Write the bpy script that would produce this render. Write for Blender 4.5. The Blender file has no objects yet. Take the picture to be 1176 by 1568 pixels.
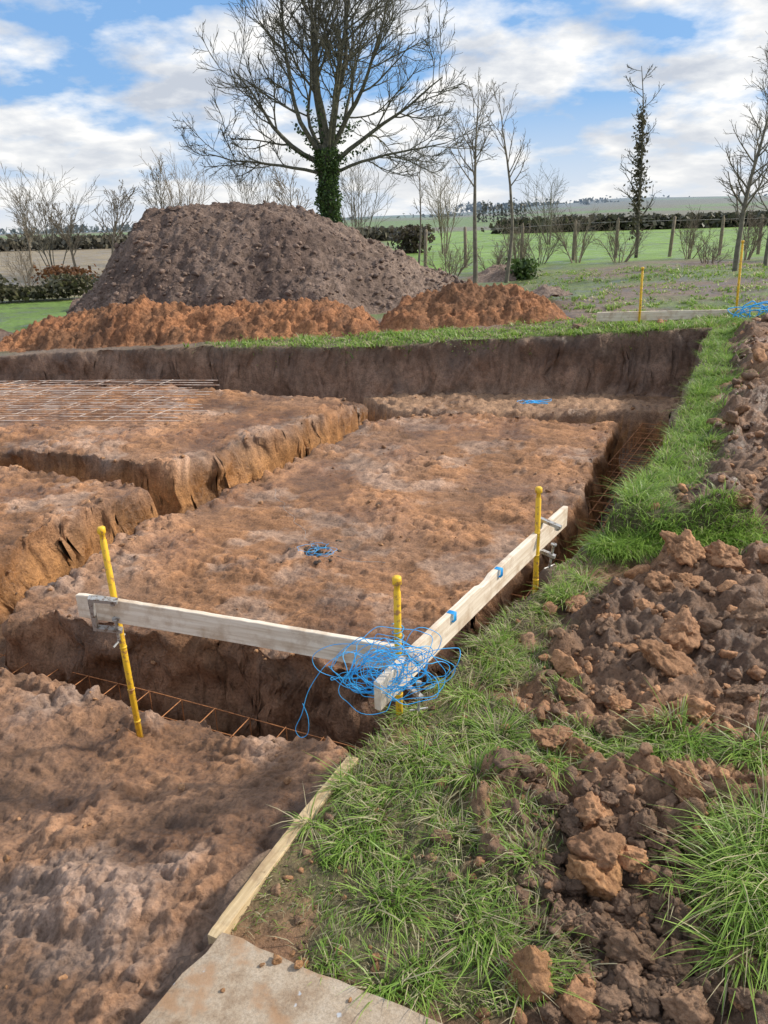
import bpy, math, random
import numpy as np
from mathutils import Vector, Matrix, noise as mnoise
random.seed(7); rng=np.random.default_rng(11)
scene=bpy.context.scene
COL=scene.collection

# ------------------------------------------------------------ helpers
def vnoise(x,y,seed=0):
    xi=np.floor(x).astype(np.int64); yi=np.floor(y).astype(np.int64)
    fx=x-xi; fy=y-yi
    fx=fx*fx*fx*(fx*(fx*6-15)+10); fy=fy*fy*fy*(fy*(fy*6-15)+10)
    def h(a,b):
        k=(a*374761393+b*668265263+seed*1442695041)&0xffffffff
        k=((k^(k>>13))*1274126177)&0xffffffff
        k=k^(k>>16)
        return k/4294967295.0
    a=h(xi,yi);b=h(xi+1,yi);c=h(xi,yi+1);d=h(xi+1,yi+1)
    return ((a*(1-fx)+b*fx)*(1-fy)+(c*(1-fx)+d*fx)*fy)*2-1
def vnoise3(x,y,z,seed=0):
    zi=np.floor(z).astype(np.int64);fz=z-zi;fz=fz*fz*(3-2*fz)
    out=np.zeros(x.shape)
    for L in np.unique(np.concatenate([zi,zi+1])):
        m0=zi==L;m1=zi+1==L
        if m0.any(): out[m0]+=vnoise(x[m0],y[m0],seed+int(L)*7+1000)*(1-fz[m0])
        if m1.any(): out[m1]+=vnoise(x[m1],y[m1],seed+int(L)*7+1000)*fz[m1]
    return out
def fbm(x,y,o=4,seed=0,g=0.5):
    s=0;a=1;t=0
    for i in range(o):
        s=s+a*vnoise(x,y,seed+i*17);t+=a
        x,y=(x*1.62-y*1.21+3.1),(x*1.21+y*1.62+7.7);a*=g
    return s/t
def lumps(x,y,seed=0,warp=.28):
    if warp:
        x,y=x+warp*vnoise(x*2.3,y*2.3,seed+500),y+warp*vnoise(x*2.3,y*2.3,seed+501)
    xi=np.floor(x).astype(np.int64); yi=np.floor(y).astype(np.int64)
    best=np.full(x.shape,9.0); hid=np.zeros(x.shape)
    for dx in (-1,0,1):
        for dy in (-1,0,1):
            a=xi+dx;b=yi+dy
            k=(a*374761393+b*668265263+seed*1442695041)&0xffffffff
            k=((k^(k>>13))*1274126177)&0xffffffff;k=k^(k>>16)
            k2=((k^(k>>11))*1103515245)&0xffffffff;k2=k2^(k2>>15)
            k3=((k2^(k2>>11))*1103515245)&0xffffffff;k3=k3^(k3>>15)
            d=(a+k/4294967295.0-x)**2+(b+k2/4294967295.0-y)**2
            m=d<best
            best=np.where(m,d,best);hid=np.where(m,k3/4294967295.0,hid)
    return np.clip(1-best*1.6,0,1)*(0.3+0.7*hid)
def sst(a,b,x):
    t=np.clip((x-a)/(b-a),0,1);return t*t*(3-2*t)
def sdist(x,y,poly):
    "signed distance, positive inside"
    d=np.full(x.shape,1e9);ins=np.zeros(x.shape,bool);n=len(poly)
    for i in range(n):
        x0,y0=poly[i];x1,y1=poly[(i+1)%n]
        ex,ey=x1-x0,y1-y0
        t=np.clip(((x-x0)*ex+(y-y0)*ey)/(ex*ex+ey*ey),0,1)
        d=np.minimum(d,(x-x0-t*ex)**2+(y-y0-t*ey)**2)
        if y1!=y0:
            c=((y0>y)!=(y1>y))&(x<(x1-x0)*(y-y0)/(y1-y0)+x0)
            ins^=c
    return np.sqrt(d)*np.where(ins,1,-1)

def mesh_np(name,verts,faces,col=None,smooth=True,mat=None,parent=None):
    verts=np.asarray(verts,np.float32);faces=np.asarray(faces,np.int32)
    me=bpy.data.meshes.new(name)
    nf,k=faces.shape
    me.vertices.add(len(verts));me.vertices.foreach_set("co",verts.ravel())
    me.loops.add(nf*k);me.loops.foreach_set("vertex_index",faces.ravel())
    me.polygons.add(nf);me.polygons.foreach_set("loop_start",np.arange(0,nf*k,k,dtype=np.int32))
    me.update(calc_edges=True)
    me.polygons.foreach_set("use_smooth",np.full(nf,smooth,dtype=bool))
    if col is not None:
        ca=me.color_attributes.new("col",'FLOAT_COLOR','POINT')
        c=np.ones((len(verts),4),np.float32);c[:,:3]=col
        ca.data.foreach_set("color",c.ravel())
    ob=bpy.data.objects.new(name,me);COL.objects.link(ob)
    if mat:me.materials.append(mat)
    if parent:ob.parent=parent
    return ob
def empty(name):
    e=bpy.data.objects.new(name,None);COL.objects.link(e);e.empty_display_size=.1;return e

class Acc:
    def __init__(s): s.v=[];s.f=[];s.n=0;s.c=[]
    def add(s,v,f,c=None):
        v=np.asarray(v,float);s.v.append(v);s.f.append(np.asarray(f,int)+s.n);s.n+=len(v)
        if c is not None:
            c=np.asarray(c,float)
            s.c.append(np.broadcast_to(c,(len(v),3)) if c.ndim==1 else c)
    def tube(s,pts,rad,k=5,c=None,cap=False):
        pts=np.asarray(pts,float);n=len(pts);rad=np.broadcast_to(np.asarray(rad,float),(n,))
        t=np.gradient(pts,axis=0);t/=np.linalg.norm(t,axis=1)[:,None]+1e-9
        ref=np.array([0.31,0.95,0.05]) if abs(t[0][1])<.8 else np.array([1.,.1,.1])
        u=np.cross(t,ref);u/=np.linalg.norm(u,axis=1)[:,None]+1e-9
        w=np.cross(t,u)
        a=np.arange(k)*2*math.pi/k
        ring=pts[:,None,:]+rad[:,None,None]*(np.cos(a)[None,:,None]*u[:,None,:]+np.sin(a)[None,:,None]*w[:,None,:])
        v=ring.reshape(-1,3)
        i=np.arange(n-1)[:,None]*k;j=np.arange(k)[None,:]
        f=np.stack([i+j,i+(j+1)%k,i+k+(j+1)%k,i+k+j],-1).reshape(-1,4)
        if cap and k==8:
            o=(n-1)*k
            f=np.vstack([f,[[o,o+1,o+2,o+3],[o,o+3,o+4,o+7],[o+4,o+5,o+6,o+7],[0,3,2,1],[0,7,4,3],[4,7,6,5]]])
        s.add(v,f,c)
    def box(s,c,ax,ay,az,col=None):
        "box centre c with half-vectors"
        c,ax,ay,az=[np.asarray(q,float) for q in (c,ax,ay,az)]
        v=[c+i*ax+j*ay+k*az for i in(-1,1) for j in(-1,1) for k in(-1,1)]
        f=[[0,1,3,2],[4,6,7,5],[0,4,5,1],[2,3,7,6],[0,2,6,4],[1,5,7,3]]
        s.add(v,f,col)
    def obj(s,name,mat,smooth=True,parent=None):
        return mesh_np(name,np.vstack(s.v),np.vstack(s.f),np.vstack(s.c) if s.c else None,smooth,mat,parent)

# ------------------------------------------------------------ materials
def newmat(name):
    m=bpy.data.materials.new(name);m.use_nodes=True;nt=m.node_tree
    return m,nt,nt.nodes["Principled BSDF"],nt.nodes["Material Output"]
def nd(nt,t,**k):
    n=nt.nodes.new(t)
    for a,b in k.items():setattr(n,a,b)
    return n
def mixc(nt,blend,fac,a,b):
    n=nd(nt,"ShaderNodeMix",data_type='RGBA',blend_type=blend)
    for idx,val in ((0,fac),(6,a),(7,b)):
        if hasattr(val,"is_output"):nt.links.new(val,n.inputs[idx])
        else:n.inputs[idx].default_value=val if idx==0 else (*val,1)
    return n.outputs[2]
def noise_n(nt,vec,scale,detail=6,rough=.6):
    n=nd(nt,"ShaderNodeTexNoise");n.inputs["Scale"].default_value=scale
    n.inputs["Detail"].default_value=detail;n.inputs["Roughness"].default_value=rough
    nt.links.new(vec,n.inputs["Vector"]);return n.outputs["Fac"]
def ramp(nt,fac,stops):
    r=nd(nt,"ShaderNodeValToRGB");e=r.color_ramp.elements
    e[0].position,e[0].color=stops[0][0],(*stops[0][1],1);e[1].position,e[1].color=stops[-1][0],(*stops[-1][1],1)
    for p,c in stops[1:-1]:
        q=e.new(p);q.color=(*c,1)
    nt.links.new(fac,r.inputs[0]);return r.outputs[0]
def soil_mat(name,s1=9,s2=55,bump=.7,dist=.02,rough=(.55,.9),spec=.3):
    m,nt,p,o=newmat(name)
    tc=nd(nt,"ShaderNodeTexCoord").outputs["Object"]
    a=nd(nt,"ShaderNodeVertexColor",layer_name="col");bc=a.outputs["Color"]
    n1=noise_n(nt,tc,s1,8,.66);n2=noise_n(nt,tc,s2,7,.72)
    c=mixc(nt,'MULTIPLY',1.0,bc,ramp(nt,n1,[(.3,(.64,.60,.56)),(.5,(1,1,1)),(.7,(1.35,1.34,1.33))]))
    c=mixc(nt,'MULTIPLY',1.0,c,ramp(nt,n2,[(.34,(.58,.54,.52)),(.5,(1,1,1)),(.68,(1.28,1.28,1.3))]))
    nr=noise_n(nt,tc,1.7,7,.66)
    wet=ramp(nt,nr,[(.40,(.70,.66,.63)),(.52,(1,1,1))])
    c=mixc(nt,'MULTIPLY',1.0,c,wet)
    nt.links.new(c,p.inputs["Base Color"])
    nt.links.new(ramp(nt,nr,[(.40,(rough[0],)*3),(.54,(rough[1],)*3)]),p.inputs["Roughness"]);p.inputs["Specular IOR Level"].default_value=spec
    add=nd(nt,"ShaderNodeMath",operation='MULTIPLY_ADD');nt.links.new(n2,add.inputs[0]);add.inputs[1].default_value=.5;nt.links.new(n1,add.inputs[2])
    b=nd(nt,"ShaderNodeBump");b.inputs["Strength"].default_value=bump;b.inputs["Distance"].default_value=dist
    nt.links.new(add.outputs[0],b.inputs["Height"]);nt.links.new(b.outputs[0],p.inputs["Normal"])
    return m
M_ground=soil_mat("ground_soil",s1=14,s2=70,dist=.026,bump=.8,rough=(.32,.8),spec=.5)
M_clod=soil_mat("clod_soil",s1=22,s2=90,dist=.015,bump=.8,rough=(.5,.85),spec=.4)
M_heap=soil_mat("heap_soil",s1=6,s2=24,dist=.07,bump=.8,rough=(.7,.95))
def leaf_mat(name,trans=.35,rough=.5):
    m,nt,p,o=newmat(name)
    a=nd(nt,"ShaderNodeVertexColor",layer_name="col")
    nt.links.new(a.outputs["Color"],p.inputs["Base Color"]);p.inputs["Roughness"].default_value=rough
    p.inputs["Specular IOR Level"].default_value=.35
    t=nd(nt,"ShaderNodeBsdfTranslucent");nt.links.new(a.outputs["Color"],t.inputs[0])
    mx=nd(nt,"ShaderNodeMixShader");mx.inputs[0].default_value=trans
    nt.links.new(p.outputs[0],mx.inputs[1]);nt.links.new(t.outputs[0],mx.inputs[2]);nt.links.new(mx.outputs[0],o.inputs[0])
    return m
M_grass=leaf_mat("grass_blades",.45,.4);M_leaf=leaf_mat("leaves",.25)
def bark_mat(name,c1,c2,scale=12):
    m,nt,p,o=newmat(name);tc=nd(nt,"ShaderNodeTexCoord").outputs["Object"]
    n=noise_n(nt,tc,scale);nt.links.new(ramp(nt,n,[(.35,c1),(.65,c2)]),p.inputs["Base Color"]);p.inputs["Roughness"].default_value=.85
    b=nd(nt,"ShaderNodeBump");b.inputs["Strength"].default_value=.4;nt.links.new(n,b.inputs["Height"]);nt.links.new(b.outputs[0],p.inputs["Normal"])
    return m
M_bark=bark_mat("bark_dark",(.05,.047,.033),(.14,.13,.085))
M_bark2=bark_mat("bark_pale",(.16,.13,.09),(.29,.24,.17))
M_bark3=bark_mat("bark_greygreen",(.10,.09,.065),(.21,.19,.135))
def wood_mat(name,c1,c2,axis,dirt=(.3,.2,.13)):
    m,nt,p,o=newmat(name)
    tc=nd(nt,"ShaderNodeTexCoord").outputs["Object"]
    mp=nd(nt,"ShaderNodeMapping");nt.links.new(tc,mp.inputs[0])
    mp.inputs["Scale"].default_value=(2,45,45)
    g=noise_n(nt,mp.outputs[0],1.6,6,.6)
    c=ramp(nt,g,[(.35,c1),(.6,c2)])
    d=noise_n(nt,tc,9,7,.7)
    f=ramp(nt,d,[(.48,(0,0,0)),(.66,(.8,.8,.8))])
    c=mixc(nt,'MIX',f,c,dirt)
    nt.links.new(c,p.inputs["Base Color"]);p.inputs["Roughness"].default_value=.75
    b=nd(nt,"ShaderNodeBump");b.inputs["Strength"].default_value=.35;b.inputs["Distance"].default_value=.003
    nt.links.new(g,b.inputs["Height"]);nt.links.new(b.outputs[0],p.inputs["Normal"])
    return m
M_board=wood_mat("board_wood",(.66,.53,.39),(.86,.75,.61),0,(.50,.36,.24))
M_plank=wood_mat("plank_wood",(.44,.31,.16),(.66,.50,.29),0,(.32,.20,.11))
def simple(name,c,rough=.5,metal=0,c2=None,sc=30,lo=.5,hi=.6):
    m,nt,p,o=newmat(name);p.inputs["Roughness"].default_value=rough;p.inputs["Metallic"].default_value=metal
    tc=nd(nt,"ShaderNodeTexCoord").outputs["Object"];n=noise_n(nt,tc,sc,6,.65)
    nt.links.new(ramp(nt,n,[(lo,c),(hi,c2 or [q*.7 for q in c])]),p.inputs["Base Color"]);return m
M_yellow=simple("yellow_paint",(.85,.52,.03),.45,0,(.42,.20,.06),45,.53,.62)
M_steel=simple("galvanised_steel",(.46,.45,.43),.45,.5,(.2,.15,.11),60)
M_rust=simple("rebar_rust",(.48,.20,.075),.8,.0,(.28,.12,.05),50)
M_rebar2=simple("rebar_grey",(.66,.55,.47),.6,.0,(.38,.20,.11),5,.45,.6)
M_blue=simple("blue_string",(.03,.42,.88),.45,0,(.08,.55,.95),40)
M_post=simple("fence_wood",(.24,.19,.13),.85,0,(.15,.12,.09),10)
def slab_mat():
    m,nt,p,o=newmat("slab_concrete");tc=nd(nt,"ShaderNodeTexCoord").outputs["Object"]
    c=ramp(nt,noise_n(nt,tc,9,8,.7),[(.36,(.27,.18,.11)),(.5,(.40,.31,.22)),(.66,(.48,.40,.31))])
    c=mixc(nt,'MULTIPLY',1.0,c,ramp(nt,noise_n(nt,tc,160,4,.8),[(.35,(.72,.7,.68)),(.6,(1.1,1.1,1.1))]))
    c=mixc(nt,'MIX',ramp(nt,noise_n(nt,tc,5,6,.6),[(.54,(0,0,0)),(.60,(.7,.7,.7))]),c,(.36,.20,.10))
    c=mixc(nt,'MIX',ramp(nt,noise_n(nt,tc,17,3,.5),[(.69,(0,0,0)),(.72,(.8,.8,.8))]),c,(.55,.62,.70))
    nt.links.new(c,p.inputs["Base Color"]);p.inputs["Roughness"].default_value=.85
    b=nd(nt,"ShaderNodeBump");b.inputs["Strength"].default_value=.4;b.inputs["Distance"].default_value=.004
    nt.links.new(noise_n(nt,tc,120,6,.7),b.inputs["Height"]);nt.links.new(b.outputs[0],p.inputs["Normal"]);return m
M_slab=slab_mat()

# ------------------------------------------------------------ terrain
PIT=[(-2.3,-2.5),(-.42,1.36),(-.12,1.98),(.06,2.25),(.45,2.80),(.78,3.21),(1.10,3.59),(1.40,4.15),(1.83,4.88),(2.27,5.75),(3.78,8.9),
     (.92,9.24),(-.18,9.32),(-2.45,10.28),(-5.3,10.82),(-11,12),(-11,-2.5)]
PN=[(-1.87,3.20),(-1.46,2.97),(-1.06,2.76),(-.76,2.72),(-.51,2.50),(-.22,2.41),(-.02,2.12),(.3,1.5),(-2,-3.5),(-12,-3.5),(-12,7.3)]
PC=[(-2.09,3.70),(-.79,3.36),(-.10,3.07),(.18,3.17),(.37,3.57),(1.28,4.97),(2.32,7.38),(.45,7.97),(-.16,7.63),(-.86,6.18),(-1.60,5.04),(-2.04,4.01)]
PB=[(-1.87,5.83),(-2.5,4.71),(-2.75,4.25),(-12,8.2),(-12,10.0),(-3.36,6.47)]
PA=[(-.18,8.66),(-1.81,6.34),(-3.6,7.05),(-12,10.5),(-12,11.5),(-5.3,10.25),(-2.45,9.65)]
PD=[(.2,8.45),(3.2,8.05),(4.4,8.2),(4,9.6),(-.5,9.9),(-.1,8.9)]
def zout(x,y):
    s=sst(2.5,8.5,y)
    z=s*(.14+.045*np.clip(x,-7,6))*(1-sst(16,40,y))
    k=np.clip(x/np.maximum(y,1),-1.5,1.5)
    far=sst(120,700,y)
    z=z+far*(np.where(k>0,9*sst(.05,.35,k),-14*sst(0,.3,-k))+3*fbm(x/160,y/160,3,5))
    z=z-.012*np.clip(y-900,0,None)*sst(900,1500,y)*.6
    return z
PATCH=[(.0,1.68,.26,.36,1),(.26,2.12,.22,.2,1),(.10,1.36,.30,.2,1),(.5,1.98,.13,.15,.9),(.80,1.97,.30,.10,1),(.93,1.42,.2,.3,1),(.42,2.5,.17,.16,.9),
       (.72,3.0,.16,.14,.8),(.35,1.66,.13,.12,.7),(1.45,3.42,.48,.17,1),(1.2,3.68,.22,.25,1),(.36,1.3,.1,.1,.6),(.62,2.3,.08,.12,.7),(1.7,4.6,.3,.2,.8)]
def grassmask(x,y,dout):
    n=fbm(x*6,y*6,4,31,.6);n2=fbm(x*1.6,y*1.6,2,77)
    g=np.zeros(x.shape)
    for cx,cy,rx,ry,a in PATCH:
        q=((x-cx)/rx)**2+((y-cy)/ry)**2
        g=np.maximum(g,a*sst(1.3,.6,q+.95*n))
    strip=sst(.40,.24,dout+.25*n+.14*n2)*sst(3.2,3.6,y)*sst(9.3,8.7,y)
    back=sst(1.3,.6,dout+.5*n2+.5*n)*sst(8.7,9.1,y)*sst(-3.5,.3,x+.8*n2+.6*n)
    side=sst(-.05,.25,n2*.6+n)*sst(9.0,9.8,y)*sst(2.4,3.2,x)
    near=sst(.26,.1,dout+.2*n)*sst(1.3,1.5,y)*sst(3.6,3.3,y)*.8
    g=np.maximum.reduce([g,strip,back,side,near])
    return g*(dout>0)
def terrain(x,y,want_col=False):
    x=np.asarray(x,float);y=np.asarray(y,float)
    z=zout(x,y)
    nearm=(y<16)&(np.abs(x)<13)
    xx,yy=x[nearm],y[nearm]
    wx=xx+(.07*fbm(xx*2.1,yy*2.1,3,1)+.014*fbm(xx*9,yy*9,3,2))
    wy=yy+(.07*fbm(xx*2.1,yy*2.1,3,3)+.014*fbm(xx*9,yy*9,3,4))
    sp=sdist(wx,wy,PIT);pl=np.full(xx.shape,-9.0);which=np.zeros(xx.shape,int)
    for i,P in enumerate((PN,PC,PB,PA)):
        s=sdist(wx,wy,P);which=np.where(s>pl,i,which);pl=np.maximum(pl,s)
    sd=sdist(wx,wy,PD)
    L1=lumps(xx*6,yy*6,3);L2=lumps(xx*14,yy*14,5);L3=lumps(xx*33,yy*33,9);F1=fbm(xx*1.3,yy*1.3,4,12);F2=fbm(xx*9,yy*9,5,14,.58);F3=fbm(xx*28,yy*28,3,16,.55)
    u=xx*.47+yy*.88;v=xx*.88-yy*.47
    T=fbm(u*10,v*2.6,4,33,.55);T2=fbm(u*24+3,v*5,3,35,.6)
    edge=sst(.35,.0,pl)
    cl=sst(-.15,.35,fbm(xx*2.1,yy*2.1,3,46)+.35*edge)
    # smeared flat areas alternate with churned ones
    sm=sst(.05,.35,fbm(xx*1.7+4,yy*1.7,3,48))
    rough_=1-.6*sm
    det=.022*F1+(.022*F2+.009*F3+.024*T+.013*T2)*rough_+(.026*L1+.030*L2)*cl+.008*L3*rough_+edge*(.022*L2-.012)
    ztrench=-.93+.035*F2+.03*L2+.01*L3
    slope=.075
    plat=sst(-slope,.02,pl);plat4=plat**4
    base=-.38+np.where(which==0,.27*sst(1.3,.1,sp)*sst(2.8,1.8,yy),0)
    zin=ztrench+(base-ztrench)*plat+(det)*plat4
    shelf=sst(-.05,.03,sd)
    zin=np.maximum(zin,ztrench+(-.46-ztrench)*shelf+det*shelf**4)
    dout=-sp
    g=grassmask(xx,yy,dout)
    spoil=sst(.2,.45,dout+.12*F2)*sst(9.6,8.8,yy)*(1-g*.8)*sst(.9,1.25,yy)*sst(-.4,.0,xx)
    zo=z[nearm]+.02*F1+.020*F2+.007*F3+.006*L3
    zo+=spoil*(.055*L1+.045*L2+.015*L3+.07*np.clip(F1+.2,0,1)+.02*F2)
    big=lumps(xx*3.1+.5,yy*3.1,21)
    zo+=spoil*sst(2.2,2.8,yy)*.10*big
    zo+=.05*g*sst(1.8,3.4,yy)*sst(6,3.6,yy)
    zo+=.14*sst(.52,.36,np.hypot((xx-1.5)/1.0,(yy-3.68)/.5)+.06*F2)
    zo-=.09*sst(.32,.1,np.hypot(xx-.58,(yy-1.42)*.8))
    slabm=sst(.95,.55,np.hypot(xx+.1,yy-.75))
    zo=zo*(1-slabm)-.02*slabm
    wl=sst(-.02,.10,sp)
    inside=sp>-.02
    zz=np.where(inside,zo+(zin-zo)*wl,zo)
    z[nearm]=zz
    if not want_col: return z
    n=len(x);col=np.zeros((n,3))
    FN=fbm(x/9,y/9,4,61);FM=fbm(x/1.5,y/1.5,4,62,.6)
    green=np.array([.19,.31,.055]);mud=np.array([.20,.145,.105]);brown=np.array([.30,.24,.15])
    k=x/np.maximum(y,1)
    t=sst(-.2,.25,FM+.5*FN)[:,None]
    c=mud*(1-t)+np.array([.15,.19,.065])*t
    gl=(sst(11.5,13,y)*(sst(-3.8,-4.8,x)))[:,None]
    c=c*(1-gl)+green*(.75+.3*FM[:,None])*gl
    fr=(sst(19,22,y)*sst(.0,.03,k))[:,None]
    c=c*(1-fr)+green*(1+.35*FM[:,None])*fr
    fl=(sst(19,21,y)*sst(.0,-.03,k))[:,None]
    c=c*(1-fl)+brown*(.9+.3*FM[:,None])*fl
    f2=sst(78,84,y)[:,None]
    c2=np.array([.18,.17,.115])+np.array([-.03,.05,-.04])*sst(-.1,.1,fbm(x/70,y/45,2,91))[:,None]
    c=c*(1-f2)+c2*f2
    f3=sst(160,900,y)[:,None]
    c=c*(1-f3)+np.array([.20,.27,.34])*f3  # distance haze painted into the ground colour as blue-grey
    orange=np.array([.455,.222,.100]);pink=np.array([.48,.275,.165]);dark=np.array([.175,.103,.062]);pale=np.array([.64,.46,.35])
    f=lambda a:a[:,None]
    q=sst(-.25,.3,fbm(xx*1.1,yy*1.1,4,70));pp=sst(.08,.36,fbm(xx*2.4,yy*2.4,5,71,.6))
    ctop=orange*(1-f(q)*.5)+pink*f(q)*.5
    ctop=ctop*(1-f(pp)*.5)+pale*f(pp)*.5  # pale crust patches, also painting the wet sheen into the colour
    ctop=np.where(f(which)==0,ctop*np.array([.80,.83,.87]),ctop)
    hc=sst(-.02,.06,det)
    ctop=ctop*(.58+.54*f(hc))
    damp=sst(.22,0,pl)*.25+.45*sst(.02,.35,fbm(xx*3.1,yy*3.1,4,72,.6))
    ctop=ctop*(1-f(np.clip(damp,0,.8))*.55)
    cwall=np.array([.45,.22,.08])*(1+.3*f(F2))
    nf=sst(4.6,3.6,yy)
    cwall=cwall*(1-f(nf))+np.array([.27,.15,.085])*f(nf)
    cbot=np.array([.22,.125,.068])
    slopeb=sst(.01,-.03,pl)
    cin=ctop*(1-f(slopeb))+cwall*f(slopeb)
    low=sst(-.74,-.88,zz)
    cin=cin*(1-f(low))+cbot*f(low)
    cin=np.where(f((sd>-.03)&(zz>-.6)),np.array([.38,.225,.13])*(1+.3*f(F2)),cin)
    cout=dark*(1-f(q))+np.array([.33,.18,.095])*f(q)
    dk=sst(.6,.2,np.hypot(xx-.55,(yy-1.35)))
    cout=cout*(1-f(dk))+np.array([.155,.095,.06])*f(dk)
    cg=np.array([.14,.12,.055])
    cout=cout*(1-f(g))+cg*f(g)
    bl=sst(9.2,11,yy+0*xx);bl=bl*(dout>0)
    cout=cout*(1-f(bl))+c[nearm]*f(bl)
    wf=sst(-.04,.0,sp)*sst(.15,.08,sp)
    tp=sst(-.18,.0,zz)
    cb=(np.array([.28,.175,.115])*(1-f(tp)*.35))*(1+.35*f(F2))
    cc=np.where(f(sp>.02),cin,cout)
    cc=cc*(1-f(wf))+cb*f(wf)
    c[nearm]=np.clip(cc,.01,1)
    aux=np.zeros(n);aux[nearm]=np.maximum(wf,np.where(sp>0,sst(.04,-.0,pl)*sst(-.12,-.06,pl),0))
    return z,c,aux
ys=[-6,-4,-2.8,-2,-1.4,-.9,-.5,-.2,.05,.25,.42,.56]
y=.66
while y<13:
    ys.append(y)
    if y<2.9:y*=1.003
    elif y<3.9:y*=1.0022
    elif y<8.7:y*=1.0029
    elif y<10.9:y+=.015
    else:y*=1.008
while y<4200: ys.append(y);y*=1.03
ys=np.array(ys)
ks=np.concatenate([-np.geomspace(.66,4,26)[::-1],np.linspace(-.65,.65,430),np.geomspace(.66,4,26)])
W=np.sqrt(ys**2+.4)
X=W[:,None]*ks[None,:];Y=np.repeat(ys[:,None],len(ks),1)
nr,nc=X.shape
xf,yf=X.ravel().copy(),Y.ravel().copy()
z,c,aux=terrain(xf,yf,True)
m=aux>.02
a3=aux[m];px,py,pz=xf[m],yf[m],z[m]
for fr,am,sd_ in ((4,.055,1),(10,.034,2),(24,.015,3)):
    xf[m]+=a3*am*vnoise3(px*fr,py*fr,pz*fr*1.5,300+sd_)
    yf[m]+=a3*am*vnoise3(px*fr,py*fr,pz*fr*1.5,400+sd_)
sh=1+.3*a3*vnoise3(px*5,py*5,pz*9,470)
c[m]*=sh[:,None]
i=np.arange(nr-1)[:,None]*nc;j=np.arange(nc-1)[None,:]
F=np.stack([i+j,i+j+1,i+nc+j+1,i+nc+j],-1).reshape(-1,4)
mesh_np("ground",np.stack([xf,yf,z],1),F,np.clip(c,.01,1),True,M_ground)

# ------------------------------------------------------------ spoil heaps
def heap(name,x0,x1,y0,y1,res,fn,colfn,mat):
    xs=np.arange(x0,x1,res);yy=np.arange(y0,y1,res)
    X,Y=np.meshgrid(xs,yy);xf,yf=X.ravel(),Y.ravel()
    h=fn(xf,yf);Z=zout(xf,yf)+h
    nr,nc=X.shape;i=np.arange(nr-1)[:,None]*nc;j=np.arange(nc-1)[None,:]
    F=np.stack([i+j,i+j+1,i+nc+j+1,i+nc+j],-1).reshape(-1,4)
    hf=h[F].max(1);F=F[hf>-.06]
    return mesh_np(name,np.stack([xf,yf,Z],1),F,colfn(xf,yf,h),True,mat)
def big_h(x,y):
    wx=x+.16*fbm(x*1.2,y*1.2,3,5);wy=y+.2*fbm(x*1.2,y*1.2,3,6)
    px=np.interp(wx,[-6.3,-5.8,-5.1,-4.6,-4.25,-3.9,-3.0,-2.2,-1.4,-.6,.1,.7,1.3,2.0,2.6],[-.6,-.05,.62,1.3,1.76,1.84,1.80,1.72,1.58,1.28,.92,.58,.3,.02,-.6])
    dy=np.abs(wy-15.0);half=np.interp(wx,[-6,-4,-1,2.5],[1.8,2.7,2.9,1.7])
    py=1-np.clip(dy/half,0,1.3)**1.5
    h=px*np.clip(py,-.3,1)
    m=sst(0,.3,h)
    h=h+m*(.17*fbm(x*1.9,y*1.9,6,8,.62)+.05*lumps(x*4,y*4,9)+.06*lumps(x*9,y*9,10)+.04*lumps(x*18,y*18,11)-.04)
    return h
def big_c(x,y,h):
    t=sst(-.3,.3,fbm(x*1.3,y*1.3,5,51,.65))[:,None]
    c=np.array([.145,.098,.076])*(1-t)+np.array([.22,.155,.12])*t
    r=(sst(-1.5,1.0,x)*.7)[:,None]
    return c*(1-r)+np.array([.32,.235,.18])*r  # sunlit look of the right slope put into the colour
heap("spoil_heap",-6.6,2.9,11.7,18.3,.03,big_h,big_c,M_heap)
def clay_h(cfg,yc,hw,sd):
    def f(x,y):
        px=np.interp(x+.15*fbm(x*2,y*2,2,sd+9),cfg[0],cfg[1])
        c0=yc(x)
        py=1-np.clip(np.abs(y-c0)/hw,0,1.4)**1.4
        h=np.where(px>0,px*np.clip(py,-.8,1),px)
        m=sst(-.02,.12,h)
        return h+m*(.16*fbm(x*2.6,y*2.6,6,sd,.62)+.08*lumps(x*5,y*5,sd+1)+.07*lumps(x*10,y*10,sd+2)+.04*lumps(x*21,y*21,sd+3)-.05)-.02
    return f
def clay_c(x,y,h):
    t=sst(-.3,.3,fbm(x*2.5,y*2.5,5,52,.65))[:,None]
    return np.array([.25,.125,.065])*(1-t)+np.array([.43,.195,.09])*t
heap("clay_heap",-6.6,.6,10.0,13.9,.022,clay_h(([-6.3,-5.9,-5.6,-5.0,-4.3,-3.4,-2.6,-1.7,-1,-.4,.0,.3],[-.8,.0,.12,.30,.42,.52,.42,.36,.36,.28,.05,-.8]),lambda x:11.55-.16*(x+3)*1.0,.85,81),clay_c,M_heap)
heap("clay_heap",-.7,3.3,9.8,12.8,.022,clay_h(([-.4,-.1,.2,.7,1.3,1.9,2.3,2.6,2.9],[-.8,0,.22,.44,.50,.42,.22,.02,-.8]),lambda x:11.0+0*x,.75,91),clay_c,M_heap)

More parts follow.
